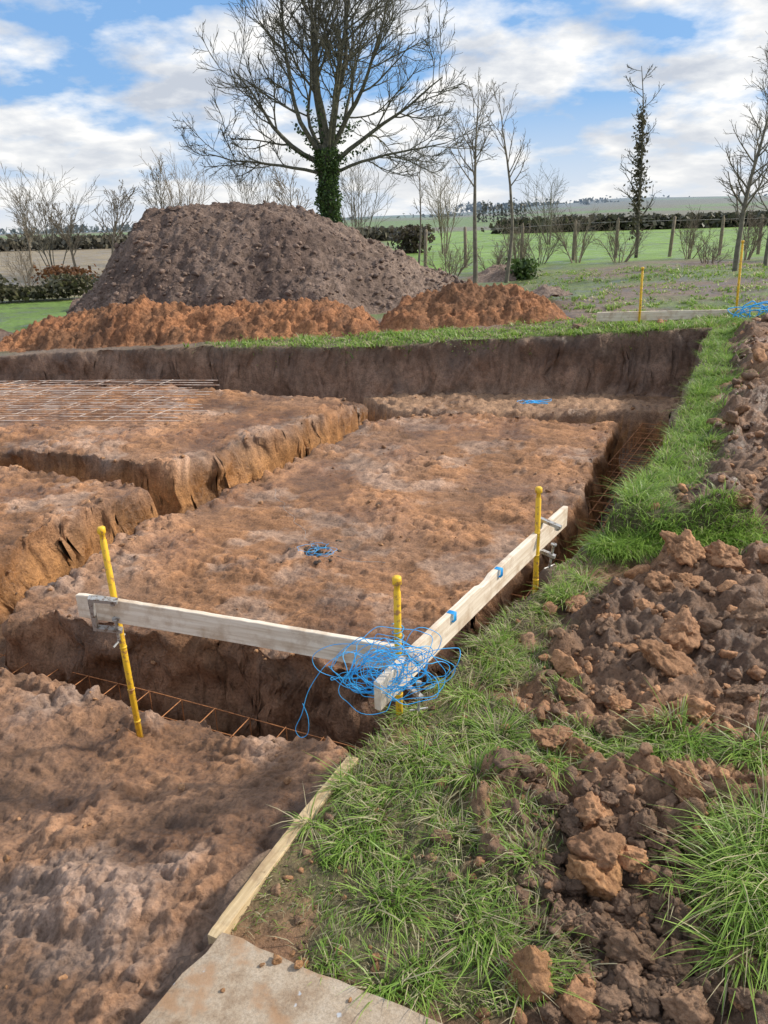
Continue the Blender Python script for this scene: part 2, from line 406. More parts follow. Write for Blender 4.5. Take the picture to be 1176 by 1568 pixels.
# ------------------------------------------------------------ clods
def ico(sub):
    import bmesh
    bm=bmesh.new();bmesh.ops.create_icosphere(bm,subdivisions=sub,radius=1)
    v=np.array([q.co[:] for q in bm.verts]);f=np.array([[a.index for a in q.verts] for q in bm.faces]);bm.free();return v,f
def clodshape(sub,seed):
    v,f=ico(sub);out=[]
    R=random.Random(seed);pl=[Vector((R.gauss(0,1),R.gauss(0,1),R.gauss(0,1))).normalized() for _ in range(9)]
    cut=[R.uniform(.45,.85) for _ in pl]
    sc=Vector((R.uniform(.8,1.3),R.uniform(.75,1.1),R.uniform(.65,.95)))
    for p in v:
        d=Vector(p)
        r=1.0
        for n_,c_ in zip(pl,cut):
            q=d.dot(n_)
            if q>0: r=min(r,c_/max(q,1e-3))
        s=Vector((seed*3.1,0,0))
        r*=1+.30*mnoise.noise(d*1.5+s)+.20*mnoise.noise(d*3.3+s)+.12*mnoise.noise(d*7+s)+.06*mnoise.noise(d*15+s)
        out.append(d*r*sc)
    return np.array([(q[0],q[1],q[2]) for q in out]),f
S4=[clodshape(5,s) for s in range(8)];S3=[clodshape(3,s+20) for s in range(8)];S2=[clodshape(2,s+40) for s in range(8)]
def rotm():
    q=rng.normal(size=4);q/=np.linalg.norm(q);w,a,b,c=q
    return np.array([[1-2*(b*b+c*c),2*(a*b-c*w),2*(a*c+b*w)],[2*(a*b+c*w),1-2*(a*a+c*c),2*(b*c-a*w)],[2*(a*c-b*w),2*(b*c+a*w),1-2*(a*a+b*b)]])
def scatter(name,pts,sizes,cols,sink=.25):
    ac=Acc()
    for p,s,cc in zip(pts,sizes,cols):
        lib=S4 if s*1000/max(p[1],1)>20 else (S3 if s*1000/max(p[1],1)>6 else S2)
        v,f=lib[rng.integers(len(lib))]
        vv=(v@rotm().T)*s*np.array([1,1,.8])
        vv=vv+np.array(p)+np.array([0,0,s*(.6-sink)])
        ac.add(vv,f,cc)
    return mesh_np(name,np.vstack(ac.v),np.vstack(ac.f),np.vstack(ac.c),True,M_clod)
def pitd(x,y): return -sdist(x,y,PIT)
pts=[];sz=[];cl=[]
def addc(x,y,s,c):
    pts.append((x,y,0));sz.append(s);cl.append(np.clip(np.array(c)*(.75+.5*random.random()),0,1))
cO=(.40,.21,.105);cD=(.25,.148,.086);cX=(.47,.245,.11)
for x_,y_,s_,c_ in [(.66,2.42,.07,cO),(.62,2.25,.05,cO),(.75,2.22,.06,cD),(.98,2.38,.095,cO),(1.12,2.55,.08,cO),(1.02,2.72,.06,cO),(1.28,2.95,.075,cO),(.86,2.62,.06,cD),
                 (.50,2.12,.04,cO),(.50,1.50,.085,cX),(.13,1.62,.036,cD),(.30,1.24,.075,cX),(.38,1.17,.05,cO),(1.0,2.12,.08,cO),(1.2,2.2,.07,cD),(.7,2.06,.045,cD),(1.4,2.6,.09,cD),
                 (.55,2.6,.05,cD),(.68,2.85,.045,cO),(1.5,3.1,.09,cO),(1.15,3.15,.06,cO),(.55,1.28,.05,cD),(.62,1.15,.055,cD)]:
    addc(x_,y_,s_,c_)
nbig=len(pts)
N=9000
xr=rng.uniform(.1,6,N);yr=rng.uniform(1.1,9.6,N);keep=(xr<yr*.75+.2)
xr,yr=xr[keep],yr[keep];d=pitd(xr,yr);g=grassmask(xr,yr,d)
pr=sst(.15,.4,d)*(1-.9*g)*np.where(yr<4.6,1,.5)
m=rng.random(len(xr))<pr
for x_,y_ in zip(xr[m],yr[m]):
    s=.011*(1-random.random())**-.55; s=min(s,.03 if (x_<.5 and y_<2.4) else .075)*(1+.06*max(y_-2.5,0))
    addc(x_,y_,s,cO if random.random()<.6 else cD)
for _ in range(1100):
    x_=random.gauss(.6,.17);y_=random.gauss(1.4,.2)
    addc(x_,y_,min(.006*(1-random.random())**-.6,.035),(.20,.122,.075))
for _ in range(600):
    x_=random.uniform(-.3,.9);y_=random.uniform(1.25,3.0)
    if -sdist(np.array([x_]),np.array([y_]),PIT)[0]>.05: addc(x_,y_,min(.005*(1-random.random())**-.6,.02),cO if random.random()<.5 else cD)
P=np.array(pts);sz=[min(s,.1) for s in sz];P[:,2]=terrain(P[:,0],P[:,1])
scatter("soil_clods",P,sz,cl,.35)
pts=[];sz=[];cl=[]
xr=rng.uniform(-5,3,16000);yr=rng.uniform(1.1,9,16000);ok=(np.abs(xr)<yr*.62+.2);xr,yr=xr[ok],yr[ok]
sp=sdist(xr,yr,PIT);pl=np.maximum.reduce([sdist(xr,yr,q) for q in (PN,PC,PB,PA)])
cm=sst(0,.3,fbm(xr*2.1,yr*2.1,3,46))
pr=sst(.05,.1,sp)*(sst(.2,.02,pl)*.45+.03+.12*cm)*sst(-.1,0,pl)+sst(.05,.1,sp)*sst(-.2,-.35,pl)*.1
m=rng.random(len(xr))<pr
for x_,y_ in zip(xr[m],yr[m]):
    addc(x_,y_,min(.0045*(1-random.random())**-.55,.022)*(1+.08*max(y_-2.5,0)),(.40,.215,.105) if random.random()<.75 else (.26,.155,.09))
for _ in range(60): addc(-.42+random.gauss(0,.06),4.42+random.gauss(0,.08),random.uniform(.008,.022),(.10,.07,.05))
P=np.array(pts);P[:,2]=terrain(P[:,0],P[:,1])
scatter("clay_crumbs",P,sz,cl,.6)
pts=[];sz=[];cl=[]
for _ in range(2400):
    x_=random.uniform(-5.8,2);y_=random.uniform(12.2,16);h=big_h(np.array([x_]),np.array([y_]))[0]
    if h>.05:
        pts.append((x_,y_,zout(np.array([x_]),np.array([y_]))[0]+h));sz.append(min(.018*(1-random.random())**-.5,.07))
        cl.append(np.array([.21,.145,.11])*(.7+.6*random.random()))
scatter("heap_lumps",pts,sz,cl,.6)

# ------------------------------------------------------------ grass
def blades(name,x,y,L,w,az,lean,droop,col,mat=M_grass):
    n=len(x);z=terrain(x,y)-.004
    t=np.array([0,.4,.75,1.0]);wd=np.array([1,.85,.55,.06])
    h=L[:,None]*(t-droop[:,None]*t**2);r=L[:,None]*lean[:,None]*t**1.5
    cx=x[:,None]+np.cos(az)[:,None]*r;cy=y[:,None]+np.sin(az)[:,None]*r;cz=z[:,None]+h
    sa=az+np.pi/2+rng.normal(0,.7,n)
    ox=np.cos(sa)[:,None]*w[:,None]*wd;oy=np.sin(sa)[:,None]*w[:,None]*wd
    V=np.stack([np.stack([cx-ox,cy-oy,cz],-1),np.stack([cx+ox,cy+oy,cz],-1)],2).reshape(-1,3)
    b=np.arange(n)[:,None]*8;k=np.arange(3)[None,:]*2
    F=np.stack([b+k,b+k+1,b+k+3,b+k+2],-1).reshape(-1,4)
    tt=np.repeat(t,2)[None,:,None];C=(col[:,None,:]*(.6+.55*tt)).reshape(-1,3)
    return mesh_np(name,V,F,np.clip(C,0,1),True,mat)
def gcol(n,dead=.2,dark=1.0):
    a=rng.random((n,1))**.8;g=np.array([.16,.31,.045])*(1-a)+np.array([.42,.58,.13])*a
    dd=rng.random(n)<dead;g[dd]=np.array([.66,.58,.36])*(.55+.6*rng.random((dd.sum(),1)))
    return g*dark
def sample(n,x0,x1,y0,y1,thr=.25):
    x=rng.uniform(x0,x1,n);y=rng.uniform(y0,y1,n);g=grassmask(x,y,pitd(x,y))
    m=(rng.random(n)<g)&(g>thr);return x[m],y[m]
parts=[]
def add_set(x,y,L0,L1,w,dead,lean=.7,clump=4.0,droop=.4):
    n=len(x)
    az=fbm(x*clump,y*clump,2,200)*7+rng.normal(0,.8,n)
    hgt=.7+.6*fbm(x*clump*.8,y*clump*.8,2,210)
    parts.append((x,y,rng.uniform(L0,L1,n)*hgt,w*rng.uniform(.6,1.3,n),az,np.abs(rng.normal(lean,.35,n)),np.clip(rng.normal(droop,.2,n),0,.8),gcol(n,dead)))
x,y=sample(60000,-.6,1.4,1.1,3.3);add_set(x,y,.035,.08,.0016,.45)
x,y=sample(100000,.4,4.6,3.1,9.2);add_set(x,y,.04,.095,.003,.12)
x,y=sample(60000,-4,5,9,11.5);add_set(x,y,.04,.11,.007,.2)
x,y=sample(30000,2,9,10,18);add_set(x,y,.04,.10,.012,.3)
def tuft(cx,cy,r,n,L,dead=.12,dirx=None,sd=.5):
    a=rng.uniform(0,2*np.pi,n);rr=r*np.sqrt(rng.random(n))*.5
    x=cx+np.cos(a)*rr;y=cy+np.sin(a)*rr
    if dirx is not None:a=np.where(rng.random(n)<.65,dirx+rng.normal(0,sd,n),a)
    parts.append((x,y,L*rng.uniform(.35,1.2,n),.0021*rng.uniform(.6,1.4,n),a,np.abs(rng.normal(.85,.35,n)),np.clip(rng.normal(.62,.22,n),0,.95),gcol(n,dead)))
for cx,cy,r,n,L,dx in [(.88,1.42,.16,550,.19,4.2),(.98,1.55,.18,500,.18,4.0),(.80,1.27,.10,300,.15,4.3),(1.0,1.36,.14,400,.17,3.7),(.9,1.98,.18,450,.12,4.4),(.68,1.98,.14,300,.10,4),(.98,1.22,.12,350,.16,4),(.84,1.52,.10,250,.14,4.9),(1.1,1.9,.12,300,.12,4.1),
     (.25,1.85,.12,220,.10,None),(.1,1.95,.12,260,.10,5),(-.1,1.65,.13,260,.10,5),(.35,2.05,.11,220,.10,None),(.0,1.45,.13,260,.10,5.5),(.2,1.35,.11,220,.10,5),(.48,1.9,.1,220,.10,4.5),
     (.28,2.3,.11,240,.09,4),(.42,2.5,.11,220,.09,4),(.05,1.25,.1,180,.09,5),(.75,2.95,.12,300,.08,4),(.9,3.1,.1,260,.09,4),(-.12,1.85,.09,160,.08,3.6),(.08,2.2,.09,160,.08,3.8)]:
    tuft(cx,cy,r,n,L,.25,dx,.7)
for _ in range(80):
    cy=random.uniform(3.4,8.6);cx=np.interp(cy,[3.4,4.15,4.88,5.75,8.9],[1.0,1.45,1.88,2.32,3.85])+random.uniform(0,.3)
    tuft(cx,cy,.12,110,.12,.06,None)
for _ in range(28): tuft(random.uniform(1.0,1.85),random.gauss(3.42,.05),.12,200,.11,.05,4.5)
for _ in range(50):
    x_,y_=sample(40,-.4,1.3,1.2,3.2)
    if len(x_): tuft(x_[0],y_[0],random.uniform(.04,.09),random.randint(50,130),random.uniform(.06,.10),random.uniform(.1,.6),random.uniform(3,6))
P=[np.concatenate([q[k] for q in parts]) for k in range(8)]
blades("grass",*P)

# ------------------------------------------------------------ trees
def tree_acc(ac,base,spec,seed,c=None):
    R=random.Random(seed)
    def rv(): return np.array([R.gauss(0,1),R.gauss(0,1),R.gauss(0,1)])
    def branch(lv,p,d,L,r):
        S=spec[lv];n=S['n'];pts=[p.copy()];dirs=[d.copy()];dd=d.copy()
        for i in range(n):
            dd=dd+rv()*S['wob']+np.array([0,0,S['up']]);dd/=np.linalg.norm(dd)
            p=p+dd*L/n;pts.append(p.copy());dirs.append(dd.copy())
        rad=np.linspace(r,max(r*S['tap'],S['rmin']),n+1)
        ac.tube(pts,rad,S['k'],c)
        if lv+1>=len(spec):return
        C=spec[lv+1]
        for q in range(C['cnt']):
            f=C['f0']+(1-C['f0'])*((q+R.random())/C['cnt'])
            i=min(int(f*n),n-1);a=f*n-i
            pos=pts[i]*(1-a)+pts[i+1]*a;ax=dirs[i]
            o=rv();o-=ax*o.dot(ax);o/=np.linalg.norm(o)+1e-9
            ang=math.radians(R.uniform(*C['ang']))
            nd_=ax*math.cos(ang)+o*math.sin(ang)
            rr=max(rad[i]*C['rr'],C['rmin'])
            ll=L*C['len']*R.uniform(.7,1.2)*(1.15-.55*f if lv>0 or C.get('tf') else 1)
            branch(lv+1,pos,nd_,ll,rr)
    branch(0,np.array(base,float),np.array(spec[0].get('dir',(0,0,1)),float),spec[0]['L'],spec[0]['r'])
T=empty("ivy_clad_tree")
ac=Acc();R=random.Random(5)
bx,by=-1.6,28.0
tr=[(bx+.12,by,-.3),(bx+.06,by,1),(bx,by,2.2),(bx-.05,by,3.2),(bx,by,3.8)]
ac.tube(tr,[.34,.27,.24,.24,.20],10)
limbspec=[dict(n=10,wob=.11,up=.06,tap=.2,rmin=.016,k=6,L=1,r=.1),
 dict(cnt=9,f0=.32,ang=(25,60),len=.42,rr=.5,n=7,wob=.13,up=.06,tap=.35,rmin=.012,k=5),
 dict(cnt=8,f0=.15,ang=(25,65),len=.5,rr=.6,n=5,wob=.16,up=.08,tap=.5,rmin=.008,k=4),
 dict(cnt=7,f0=.08,ang=(20,55),len=.55,rr=.65,n=4,wob=.18,up=.12,tap=.6,rmin=.006,k=3)]
limbs=[(-4.1,.3,2.1,.10,3.1),(-3.2,-1,4.0,.10,3.2),(-1.9,1,5.0,.12,3.5),(-.5,-1,5.7,.12,3.6),(.9,.8,5.6,.12,3.6),(2.2,-.8,4.8,.11,3.5),(3.4,.8,3.5,.10,3.4),(4.3,-.5,1.9,.09,3.1),
       (-2.9,2.6,3.0,.085,3.4),(2.4,2.8,3.2,.085,3.5),(-3.9,-.5,.7,.06,2.9),(4.1,.2,.7,.06,2.9),(1.5,-2,.6+2.6,.07,3.4)]
for n_,(dx,dy,dz,r_,z0) in enumerate(limbs):
    L=math.sqrt(dx*dx+dy*dy+dz*dz)*.98;d=np.array([dx,dy,dz])/L
    sp_=[dict(q) for q in limbspec];sp_[0].update(L=L,r=r_,dir=d/np.linalg.norm(d))
    if n_ in (10,11):
        sp_[0]['up']=-.0;sp_[1]['cnt']=9
    tree_acc(ac,(bx,by,z0),sp_,100+n_)
ac.obj("trunk_and_branches",M_bark,True,T)
def leaves(name,pc,size,cols,mat,parent=None):
    pc=np.asarray(pc);n=len(pc)
    a=rng.normal(size=(n,3));a/=np.linalg.norm(a,axis=1)[:,None];b=np.cross(a,rng.normal(size=(n,3)));b/=np.linalg.norm(b,axis=1)[:,None]
    s=size*rng.uniform(.6,1.3,(n,1))
    V=np.stack([pc-a*s,pc+b*s*.7,pc+a*s,pc-b*s*.7],1).reshape(-1,3);F=np.arange(n*4).reshape(-1,4)
    return mesh_np(name,V,F,np.repeat(cols,4,0),False,mat,parent)
pc=[]
for _ in range(7500):
    z_=random.uniform(-.2,3.7);rad=.26+.12*mnoise.noise(Vector((z_*1.6,random.random()*.3,0)))+abs(random.gauss(0,.075));a=random.uniform(0,6.283)
    cx=np.interp(z_,[0,2.2,4],[bx+.1,bx,bx]);pc.append((cx+rad*math.cos(a),by+rad*math.sin(a),z_))
for dx,dy,dz,r_,z0 in limbs[:10]:
    for _ in range(150):
        t=random.random()**1.5*.33;s=.08*(1-t*1.4)
        pc.append((bx+dx*t+random.gauss(0,s),by+dy*t+random.gauss(0,s),z0+dz*t+random.gauss(0,s)))
cc=np.array([.035,.065,.02])+rng.random((len(pc),1))**2*np.array([.09,.14,.03])
leaves("ivy_leaves",pc,.05,cc,M_leaf,T)

def young(name,x,y,H,r,seed,mat,lean=0,n1=20,f0=.35,ang=(20,45),ln=.36,rm=.006,sub=6,wob=.035):
    ac=Acc();z0=float(zout(np.array([x]),np.array([y]))[0])-.1
    sp_=[dict(n=14,wob=wob,up=.03,tap=.15,rmin=rm,k=6,L=H,r=r,dir=(lean,0,1)),
     dict(cnt=n1,f0=f0,ang=ang,len=ln,rr=.5,n=6,wob=.09,up=.10,tap=.35,rmin=rm,k=4,tf=1),
     dict(cnt=sub,f0=.15,ang=(20,50),len=.45,rr=.6,n=4,wob=.14,up=.08,tap=.6,rmin=rm*.8,k=3),
     dict(cnt=3,f0=.2,ang=(20,50),len=.5,rr=.7,n=3,wob=.15,up=.06,tap=.7,rmin=rm*.75,k=3)]
    tree_acc(ac,(x,y,z0),sp_,seed)
    return ac.obj(name,mat,True)
young("young_bare_tree",2.0,16.5,3.5,.055,1,M_bark3,-.03,16,.55,(28,50),.28,.004,6)
young("young_bare_tree",2.6,16.3,3.4,.045,2,M_bark3,.02,12,.55,(25,45),.24,.004,5)
young("young_bare_tree",.85,16.6,2.5,.03,3,M_bark3,-.06,8,.55,(22,45),.2,.004,4)
young("young_bare_tree",6.95,15.6,3.6,.055,4,M_bark3,-.02,26,.25,(30,55),.30,.004,7)
young("young_bare_tree",8.2,17,3.6,.045,9,M_bark3,0,16,.25,(30,55),.32,.0045)
T2=empty("slim_tree_with_ivy")
o=young("trunk_and_twigs",7.2,22.5,4.8,.05,6,M_bark,-.04,22,.2,(45,80),.16,.006,5);o.parent=T2
pc=[]
for _ in range(1000):
    z_=random.uniform(1.6,3.9) if random.random()<.8 else random.uniform(.8,1.6);s=.07+.28*max(0,mnoise.noise(Vector((z_*2.6,3,1))))
    pc.append((7.17-.04*z_+random.gauss(0,s),22.5+random.gauss(0,s),z_+.2*random.random()))
leaves("ivy_leaves",pc,.045,np.array([.06,.055,.035])+rng.random((len(pc),1))*np.array([.06,.05,.02]),M_leaf,T2)
def bush(name,x,y,H,W,seed,mat,stems=7,rm=.009):
    ac=Acc();R=random.Random(seed);z0=float(zout(np.array([x]),np.array([y]))[0])-.1
    for s in range(stems):
        a=R.uniform(0,6.28);q=R.random()*W/H*1.0
        sp_=[dict(n=8,wob=.06,up=.04,tap=.3,rmin=rm,k=4,L=H*R.uniform(.75,1.05),r=rm*3,dir=np.array((math.cos(a)*q,math.sin(a)*q,1.))/math.hypot(1,q)),
         dict(cnt=9,f0=.25,ang=(20,50),len=.42,rr=.5,n=5,wob=.12,up=.06,tap=.4,rmin=rm*.75,k=3),
         dict(cnt=6,f0=.15,ang=(20,50),len=.5,rr=.6,n=3,wob=.15,up=.06,tap=.6,rmin=rm*.6,k=3)]
        tree_acc(ac,(x+math.cos(a)*.08,y+math.sin(a)*.08,z0),sp_,seed*50+s)
    return ac.obj(name,mat,True)
def bgtree(x,y,H,seed,mat,r=.09):
    return young("bare_tree",x,y,H,r,seed,mat,random.uniform(-.04,.04),16,.3,(22,45),.5,.009,7,.06)
for k,(x_,y_,h_,w_) in enumerate([(-11.2,28,3.2,1.9),(-10.3,27.5,2.2,.8),(-13.9,27,2.7,1.2),(-9.1,28,2.7,1.2),(-8.7,34,3.2,1.3),(-7.6,33,3.2,2.2),(-4.9,33,3.3,1.6),(-3.3,34,3.0,1.5),
                               (-.7,31,3.3,2.0),(2.8,34,3.2,2.4),(8.9,42,3.1,2.4),(-14.5,34,2.4,1.2)]):
    if w_>1.5: bush("bare_tree",x_,y_,h_,w_*.85,300+k,M_bark2 if k%2 else M_bark3,7,.008)
    else: bgtree(x_,y_,h_,330+k,M_bark2 if k%2 else M_bark3,.06)
for k,(x_,y_,h_,w_) in enumerate([(1.6,18,.8,.7),(3.5,20,1.0,.9),(5.2,21,1.2,.9),(4.3,21.5,.9,.8),(8.9,19.5,1.1,1.1),(9.6,19,1.2,.9),(7.6,18.5,.6,.6),(-.3,19,.7,.7),(-10.5,24,1.0,1.2),(2.7,19,.7,.8),(6.0,20,.9,.8),(8.1,21,1.0,.8)]):
    bush("bare_shrub",x_,y_,h_,w_,400+k,M_bark2,8,.005)
def leafball(name,segs,size,c1,c2,mat=M_leaf):
    pc=[];
    for (x0,y0,z0,x1,y1,z1,rx,rz,n) in segs:
        for _ in range(n):
            t=random.random();
            hgt=rz*(.75+.5*mnoise.noise(Vector((t*abs(x1-x0+y1-y0)*1.3,x0,y0))))
            pc.append((x0+(x1-x0)*t+random.gauss(0,rx*.45),y0+(y1-y0)*t+random.gauss(0,rx*.45),z0+(z1-z0)*t+random.random()**.8*hgt))
    r=rng.random((len(pc),1));return leaves(name,pc,size,np.array(c1)*(1-r)+np.array(c2)*r,mat)
leafball("evergreen_shrub",[(3.0,16.9,.2,3.1,16.9,.2,.3,.65,900)],.045,(.04,.07,.02),(.11,.18,.04))
leafball("hedge",[(-16,17.5,-.1,-7.2,20,-.1,.5,.62,9000)],.06,(.05,.05,.03),(.15,.14,.07))
leafball("russet_bush",[(-9.2,23,0,-8.6,23,0,.7,.6,900)],.06,(.10,.05,.02),(.22,.10,.04))
leafball("hedge",[(10,66,0,48,72,0,1.2,1.3,9000),(48,72,0,90,76,0,1.2,1.4,4000)],.25,(.05,.052,.035),(.11,.105,.065))
leafball("hedge",[(-38,52,0,3,56,0,1.2,1.0,7000)],.2,(.09,.085,.06),(.19,.17,.12))
leafball("dark_bush",[(1.2,36,-.1,1.8,36,-.1,.8,1.2,900)],.1,(.06,.05,.035),(.12,.095,.065))
segs=[]
for k in range(46):
    x_=random.uniform(-260,60)
    segs.append((x_,420+random.uniform(-60,60),-5,x_+random.uniform(15,40),430,-5,6,random.uniform(4,8),130))
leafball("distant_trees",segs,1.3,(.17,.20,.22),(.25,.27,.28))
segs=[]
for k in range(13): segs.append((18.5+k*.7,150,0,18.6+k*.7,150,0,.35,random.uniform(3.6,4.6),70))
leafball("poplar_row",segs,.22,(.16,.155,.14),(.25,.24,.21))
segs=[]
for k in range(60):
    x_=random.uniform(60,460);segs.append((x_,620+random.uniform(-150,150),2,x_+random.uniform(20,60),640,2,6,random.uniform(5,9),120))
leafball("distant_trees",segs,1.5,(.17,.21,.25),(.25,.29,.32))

# ------------------------------------------------------------ fence
FE=empty("post_and_wire_fence");ac=Acc();R=random.Random(2)
px=[];x_=1.3
while x_<18:
    y_=22.2+.05*x_;zz=float(zout(np.array([x_]),np.array([y_]))[0])
    lx=R.uniform(-.04,.04);ac.tube([(x_,y_,zz-.2),(x_+lx*.5,y_,zz+.5),(x_+lx,y_,zz+R.uniform(.9,1.05)),(x_+lx,y_,zz+1.06)],[.05,.047,.043,.01],6)
    px.append((x_,y_,zz));x_+=R.uniform(1.1,1.7)
ac.obj("posts",M_post,True,FE)
ac=Acc()
for h in (.35,.65,.95):
    ac.tube([(a,b,c_+h) for a,b,c_ in px],.005,3)
ac.obj("wires",M_steel,True,FE)

# ------------------------------------------------------------ stakes, boards, clamps
def stake(bottom,top,r=.0125):
    b,t=np.array(bottom,float),np.array(top,float);d=(t-b)/np.linalg.norm(t-b);ac=Acc()
    b2=b-d*.12;Lh=np.linalg.norm(t-b2)
    ss=[0,.5*Lh,Lh-.055,Lh-.05,Lh-.046,Lh-.03,Lh-.026,Lh-.004,Lh];rr=[r,r,r,r*.8,r*.8,r*.8,r*1.25,r*1.25,r*.9]
    ac.tube([b2+d*s for s in ss],rr,8,cap=True)
    for s in (.2,.34,.52,.68):
        q=b2+d*Lh*s;ac.tube([q-d*.004,q+d*.004],[r*1.13,r*1.13],8,cap=True)
    return ac.obj("survey_stake",M_yellow,True)
stake((-1.02,2.615,-.38),(-1.055,2.66,.545))
stake((.035,2.185,0),(.035,2.185,.54))
stake((.68,3.13,-.06),(.675,3.15,.485))
stake((3.15,9.5,.3),(3.13,9.5,.96),.014)
stake((4.45,9.8,.3),(4.41,9.8,1.22),.014)
def board(name,a,b,h=.098,th=.022,mat=M_board,notches=False):
    a,b=Vector(a),Vector(b);L=(b-a).length;X=(b-a).normalized();Yv=Vector((0,0,1)).cross(X).normalized();Z=X.cross(Yv)
    n=40;verts=[];R=random.Random(int(L*100));faces=[]
    for i in range(n+1):
        s=i/n;top=h/2+R.uniform(-.0012,.0012);e=.002
        if notches and i in (18,19): top-=.012
        if i in(0,n): top-=.003
        ring=[(-th/2,-h/2+e),(-th/2+e,-h/2),(th/2-e,-h/2),(th/2,-h/2+e),(th/2,top-e),(th/2-e,top),(-th/2+e,top),(-th/2,top-e)]
        bow=.006*math.sin(s*3.14)
        for (u,v) in ring:verts.append((s*L,u+bow,v))
    for i in range(n):
        for k in range(8):faces.append([i*8+k,i*8+(k+1)%8,i*8+8+(k+1)%8,i*8+8+k][::-1])
    o=n*8
    faces+= [[0,1,2,3],[0,3,4,7],[4,5,6,7],[o+3,o+2,o+1,o],[o+7,o+4,o+3,o],[o+7,o+6,o+5,o+4]]
    ob=mesh_np(name,verts,faces,None,False,mat)
    M=Matrix((X,Yv,Z)).transposed().to_4x4();M.translation=a;ob.matrix_world=M;return ob
board("profile_board",(-1.19,2.665,.22),(.03,2.235,.212))
board("profile_board",(-.035,2.03,.205),(.875,3.46,.225),.105,.024,M_board,True)
board("profile_board",(2.62,9.46,.40),(4.36,9.74,.36),.11)
board("profile_board",(4.42,9.86,.36),(5.1,8.9,.33),.11)
board("shuttering_plank",(-.43,1.345,-.07),(-.115,1.985,-.07),.17,.036,M_plank)
def slab():
    c=Vector((-.41,1.352,0));u=Vector((-.52,-.854,0)).normalized();v=Vector((.905,-.42,0)).normalized()
    n=24;V=[];Fc=[]
    for i in range(n+1):
        for j in range(n+1):
            p=c+u*1.5*i/n+v*1.25*j/n
            e=.006*mnoise.noise(Vector((i*1.7,j*1.7,0)))
            if i==0:p-=u*e*2
            if j==0:p-=v*e*2
            edge=.004 if (i in(0,n) or j in(0,n)) else 0
            V.append((p.x,p.y,.022-edge+.0015*mnoise.noise(Vector((i*.6,j*.6,4)))))
    m=n+1
    for i in range(n):
        for j in range(n):Fc.append([i*m+j,i*m+j+1,(i+1)*m+j+1,(i+1)*m+j][::-1])
    per=[j for j in range(m)]+[i*m+n for i in range(1,m)]+[n*m+j for j in range(n-1,-1,-1)]+[i*m for i in range(n-1,0,-1)]
    base=len(V)
    for k in per:V.append((V[k][0],V[k][1],-.06))
    for k in range(len(per)):
        k2=(k+1)%len(per);Fc.append([per[k],per[k2],base+k2,base+k])
    return mesh_np("concrete_slab",V,Fc,None,False,M_slab)
slab()
pts=[(-.27,1.27,.022),(-.22,1.255,.022),(-.235,1.285,.022),(-.30,1.26,.022),(-.1,1.17,.022),(-.38,1.2,.022)]
scatter("clay_crumbs",pts,[.013,.015,.010,.008,.006,.006],[np.array([.50,.27,.12])]*6,.3)

def clamp(pos,xd,sc=1.0,up=(0,0,1)):
    p=np.array(pos,float);X=np.array(xd,float);X/=np.linalg.norm(X);Z=np.array(up,float);Z/=np.linalg.norm(Z);Yv=np.cross(Z,X);ac=Acc();s=sc
    a=.036*s;h=.062*s;t=.006*s;w=.009*s
    ac.box(p+Z*h,X*a,Yv*w,Z*t);ac.box(p-Z*h,X*a,Yv*w,Z*t);ac.box(p-X*(a+t),t*X,Yv*w,Z*(h+t))
    ac.tube([p+X*a*.6-Z*h*1.9,p+X*a*.6-Z*h*.3],[.005*s,.005*s],8,cap=True)
    ac.tube([p+X*a*.6-Z*h*.3,p+X*a*.6-Z*h*.2],[.011*s,.011*s],8,cap=True)
    ac.tube([p+X*a*.6-Z*h*1.8-Yv*.03*s-X*.01*s,p+X*a*.6-Z*h*1.8+Yv*.03*s+X*.01*s],[.0032*s]*2,8,cap=True)
    ac.tube([p+X*a*.6+Z*h,p+X*a*.6+Z*h*.75],[.009*s,.009*s],8,cap=True)
    return ac.obj("g_clamp",M_steel,False)
clamp((-1.055,2.585,.215),(.9,.05,-.15),1.25,(.12,-.3,1))
clamp((.085,2.15,.20),(.6,-.8,-.1),1.0,(0,.1,1))
clamp((.735,3.16,.235),(.85,-.5,-.25),1.2,(0.1,-.1,1))

# ------------------------------------------------------------ rebar
def rebar(name,a,b,width,zc,step,mat,r=.0035,nlong=3,lay=1):
    ac=Acc();a=np.array([*a,zc]);b=np.array([*b,zc]);d=b-a;L=np.linalg.norm(d);d/=L;n=np.array([-d[1],d[0],0])
    for l in range(lay):
        zo=np.array([0,0,.16*l])
        for k in range(nlong):
            off=(k/(nlong-1)-.5)*width;q=[a+n*off+zo+d*L*t+np.array([0,0,.008*math.sin(t*9+k)]) for t in np.linspace(0,1,9)]
            ac.tube(q,r,5)
        s=.1
        while s<L:
            ac.tube([a+d*s-n*width*.5+zo+np.array([0,0,.006]),a+d*s+n*width*.5+zo+np.array([0,0,.006])],r*.85,5)
            if lay==2:
                for sg in(-.5,.5):ac.tube([a+d*s+n*width*sg,a+d*s+n*width*sg+zo],r*.85,5)
            s+=step
    return ac.obj(name,mat,True)
rebar("trench_rebar",(-3.2,4.05),(-.05,2.66),.30,-.80,.2,M_rust,.003,3,2)
rebar("trench_rebar",(.02,2.62),(3.0,8.1),.30,-.72,.2,M_rust,.0045,3,2)
RB=empty("rebar_mesh_sheets")
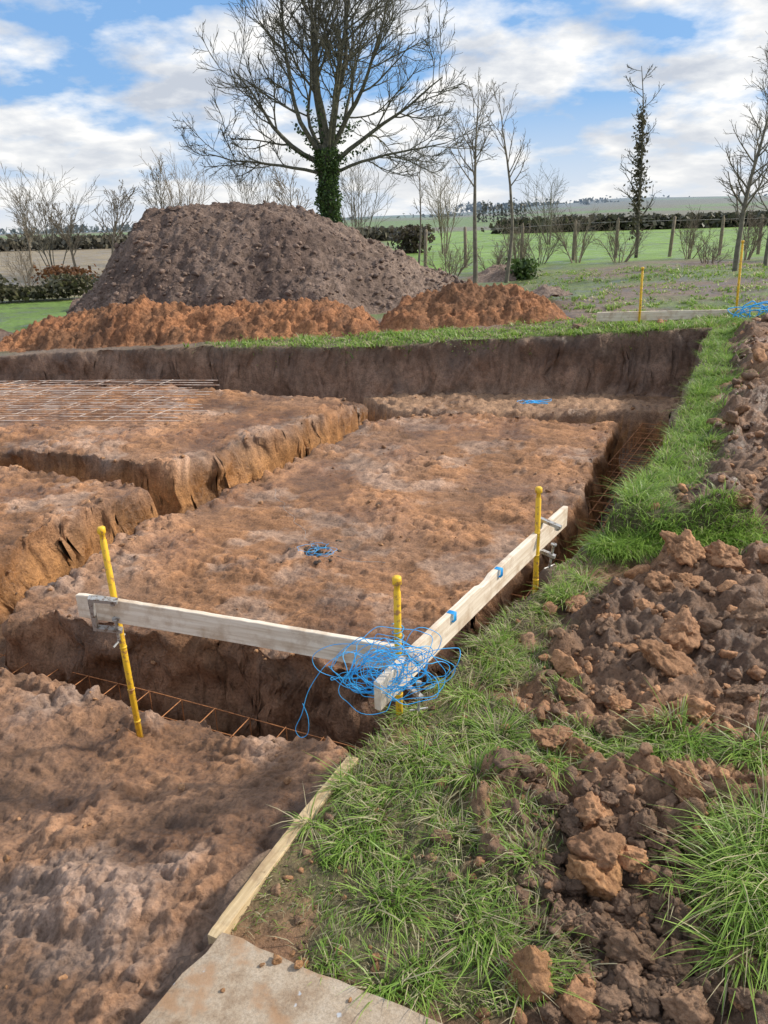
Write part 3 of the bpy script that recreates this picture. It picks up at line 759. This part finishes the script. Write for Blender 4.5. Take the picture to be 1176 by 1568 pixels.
for k in range(3):
    ac=Acc();x0,y0=-5.6+.2*k,8.0+.5*k;d=np.array([.985,-.10,0]);n=np.array([.35,.93,0]);L=3.6-.25*k
    for i in range(6):
        q=np.array([x0,y0,-.30+.03*k])+n*.15*i+np.array([.08*random.random(),0,0])
        ac.tube([q,q+d*L*.5+np.array([0,0,.02*random.random()]),q+d*L*(1-.03*(i%3))],.0055,4)
    for j in range(int(L/.4)):
        q=np.array([x0,y0,-.292+.03*k])+d*.4*j;ac.tube([q,q+n*.78],.003,4)
    ac.obj("sheet",M_rebar2,True,RB)

# ------------------------------------------------------------ blue string
def curve(name,polys,r,parent,cyc=False,mat=M_blue):
    cu=bpy.data.curves.new(name,'CURVE');cu.dimensions='3D';cu.bevel_depth=r;cu.bevel_resolution=1
    for P_ in polys:
        s=cu.splines.new('POLY');s.points.add(len(P_)-1)
        for i,p in enumerate(P_):s.points[i].co=(*p,1)
    cu.materials.append(mat);ob=bpy.data.objects.new(name,cu);COL.objects.link(ob);ob.parent=parent;return ob
def tangle(name,c,loops,r0,r1,flat,seed,thick,sx=1.6):
    E=empty(name);R=random.Random(seed);pl=[]
    for _ in range(loops):
        cx=c[0]+R.gauss(0,.035*r1/.1*sx*.7);cy=c[1]+R.gauss(0,.03);cz=c[2]+R.gauss(0,.02)*(0.2 if flat else 1)
        a=R.uniform(r0,r1)*sx*.75;b=R.uniform(r0,r1)*.65;th=R.uniform(-.5,.5);ph=R.uniform(-.5,.5);o=R.uniform(0,6);s_=R.random()*50
        P_=[]
        for i in range(56):
            t=i/55*6.4+o;u=a*math.cos(t);v=b*math.sin(t)
            nn=mnoise.noise_vector(Vector((math.cos(t)*1.3+s_,math.sin(t)*1.3,s_)))*.03
            uu=u*math.cos(th)-v*math.sin(th);vv=u*math.sin(th)+v*math.cos(th)
            if flat:p=(cx+uu+nn.x,cy+vv+nn.y,c[2]+abs(nn.z)*.5)
            else:p=(cx+uu+nn.x,cy+vv*math.sin(ph)+nn.y-.03,cz+vv+nn.z)
            P_.append(p)
        pl.append(P_)
    curve("loops",pl,thick,E);return E
E=tangle("blue_string_tangle",(-.015,2.11,.262),30,.05,.14,False,4,.0012,1.35)
def smoothpath(P_,n=8):
    P_=np.array(P_,float);out=[]
    for i in range(len(P_)-1):
        p0=P_[max(i-1,0)];p1=P_[i];p2=P_[i+1];p3=P_[min(i+2,len(P_)-1)]
        for t in np.linspace(0,1,n,endpoint=False):
            out.append(.5*((2*p1)+(-p0+p2)*t+(2*p0-5*p1+4*p2-p3)*t*t+(-p0+3*p1-3*p2+p3)*t**3))
    out.append(P_[-1]);return out
curve("hanging_loop",[smoothpath([(-.10,2.18,.28),(-.19,2.17,.245),(-.26,2.16,.15),(-.29,2.15,.06),(-.315,2.15,0),(-.30,2.15,-.035),(-.275,2.15,-.02),(-.27,2.15,.04),(-.285,2.15,.10)]),
   smoothpath([(-.05,2.16,.31),(-.17,2.15,.32),(-.24,2.15,.28),(-.22,2.15,.22),(-.12,2.15,.19),(0,2.14,.22)]),
   smoothpath([(.05,2.12,.32),(.08,2.12,.38),(.12,2.12,.39),(.17,2.13,.35),(.15,2.13,.29),(.08,2.12,.26)])],.0012,E)
curve("wraps",[[( .035+.02*math.cos(t*.9),2.185+.02*math.sin(t*.9),.13+.004*t) for t in range(60)]],.0014,E)
E=tangle("blue_string_tangle",(-.42,4.35,-.32),5,.04,.09,True,8,.0012)
curve("trailing_string",[[(-.42-.02*i+.02*math.sin(i*1.3),4.35+.055*i,-.32+.01*math.sin(i)) for i in range(22)],[(-.4+.05*i,4.3-.02*i+.02*math.sin(i),-.325) for i in range(9)]],.0012,E,mat=M_steel)
tangle("blue_string_tangle",(1.75,8.6,-.42),6,.04,.13,True,9,.004)
tangle("blue_string_tangle",(4.5,9.3,.42),9,.08,.22,False,10,.006)
def wrap(p,d,h=.053,t=.014,mat=M_blue,bot=.02):
    E=[];d=np.array(d);n=np.array([-d[1],d[0],0])
    for k in range(6):
        q=np.array(p)+d*(k-3)*.004
        E.append([q+n*t+[0,0,bot],q+n*t+[0,0,h],q-n*t+[0,0,h],q-n*t+[0,0,bot],q+n*t+[0,0,bot]])
    curve("string_wrap",E,.0015,SW)
SW=empty("string_marks_on_boards")
wrap((.455,2.795,.216),(.537,.844,0));wrap((.235,2.45,.211),(.537,.844,0))

# ------------------------------------------------------------ world, sun, camera
S=Vector((.94,.20,0)).normalized();el=math.radians(37)
sv=Vector((S.x*math.cos(el),S.y*math.cos(el),math.sin(el)))
w=bpy.data.worlds.new("World");scene.world=w;w.use_nodes=True;nt=w.node_tree
bg=nt.nodes["Background"];sky=nd(nt,"ShaderNodeTexSky",sky_type='NISHITA',sun_disc=False)
sky.sun_elevation=el;sky.sun_rotation=math.atan2(S.x,S.y);sky.air_density=1.0;sky.dust_density=.4;sky.ozone_density=2
tc=nd(nt,"ShaderNodeTexCoord").outputs["Generated"]
sep=nd(nt,"ShaderNodeSeparateXYZ");nt.links.new(tc,sep.inputs[0])
def mth(op,a,b=None,c=None):
    n=nd(nt,"ShaderNodeMath",operation=op)
    for i_,v in enumerate((a,b,c)):
        if v is None:continue
        if hasattr(v,"is_output"):nt.links.new(v,n.inputs[i_])
        else:n.inputs[i_].default_value=v
    return n.outputs[0]
den=mth('ADD',mth('MAXIMUM',sep.outputs[2],0.0),.26)
cb=nd(nt,"ShaderNodeCombineXYZ");nt.links.new(mth('DIVIDE',sep.outputs[0],den),cb.inputs[0]);nt.links.new(mth('DIVIDE',sep.outputs[1],den),cb.inputs[1])
n1=noise_n(nt,cb.outputs[0],2.3,10,.54)
mp=nd(nt,"ShaderNodeMapping");nt.links.new(cb.outputs[0],mp.inputs[0]);mp.inputs["Location"].default_value=(3.3,1.7,.4)
n2=noise_n(nt,mp.outputs[0],3.2,8,.56)
dens=ramp(nt,n1,[(.42,(0,0,0)),(.475,(.5,.5,.5)),(.54,(1,1,1))])
shade=ramp(nt,n2,[(.38,(4.7,5.1,5.8)),(.49,(6.6,6.8,7.1)),(.58,(8.7,8.6,8.4))])
skyc=mixc(nt,'MIX',.75,sky.outputs[0],(1.9,3.9,7.2))
c1=mixc(nt,'MIX',dens,skyc,shade)
hz=ramp(nt,sep.outputs[2],[(0.0,(.7,.7,.7)),(.12,(0,0,0))])
c2=mixc(nt,'MIX',hz,c1,(7.6,7.6,7.5))
nt.links.new(c2,bg.inputs[0]);bg.inputs[1].default_value=.125
su=bpy.data.lights.new("sun",'SUN');su.energy=4.3;su.angle=math.radians(5);su.color=(1,.93,.82)
so=bpy.data.objects.new("sun",su);COL.objects.link(so);so.rotation_euler=(-sv).to_track_quat('-Z','Y').to_euler();so.location=(20,0,20)
H=1.6;th=math.atan((784-330)/1178);r=.025
Rv=Vector((1,0,0));Fv=Vector((0,math.cos(th),-math.sin(th)));Uv=Vector((0,math.sin(th),math.cos(th)))
R2=Rv*math.cos(r)-Uv*math.sin(r);U2=Uv*math.cos(r)+Rv*math.sin(r)
cam=bpy.data.cameras.new("camera");co=bpy.data.objects.new("camera",cam);COL.objects.link(co)
M=Matrix((R2,U2,-Fv)).transposed().to_4x4();M.translation=(0,0,H);co.matrix_world=M
cam.sensor_fit='VERTICAL';cam.sensor_height=24;cam.lens=24*1178/1568;cam.clip_start=.05;cam.clip_end=8000
scene.camera=co
scene.view_settings.view_transform='Standard';scene.view_settings.look='None';scene.view_settings.exposure=0
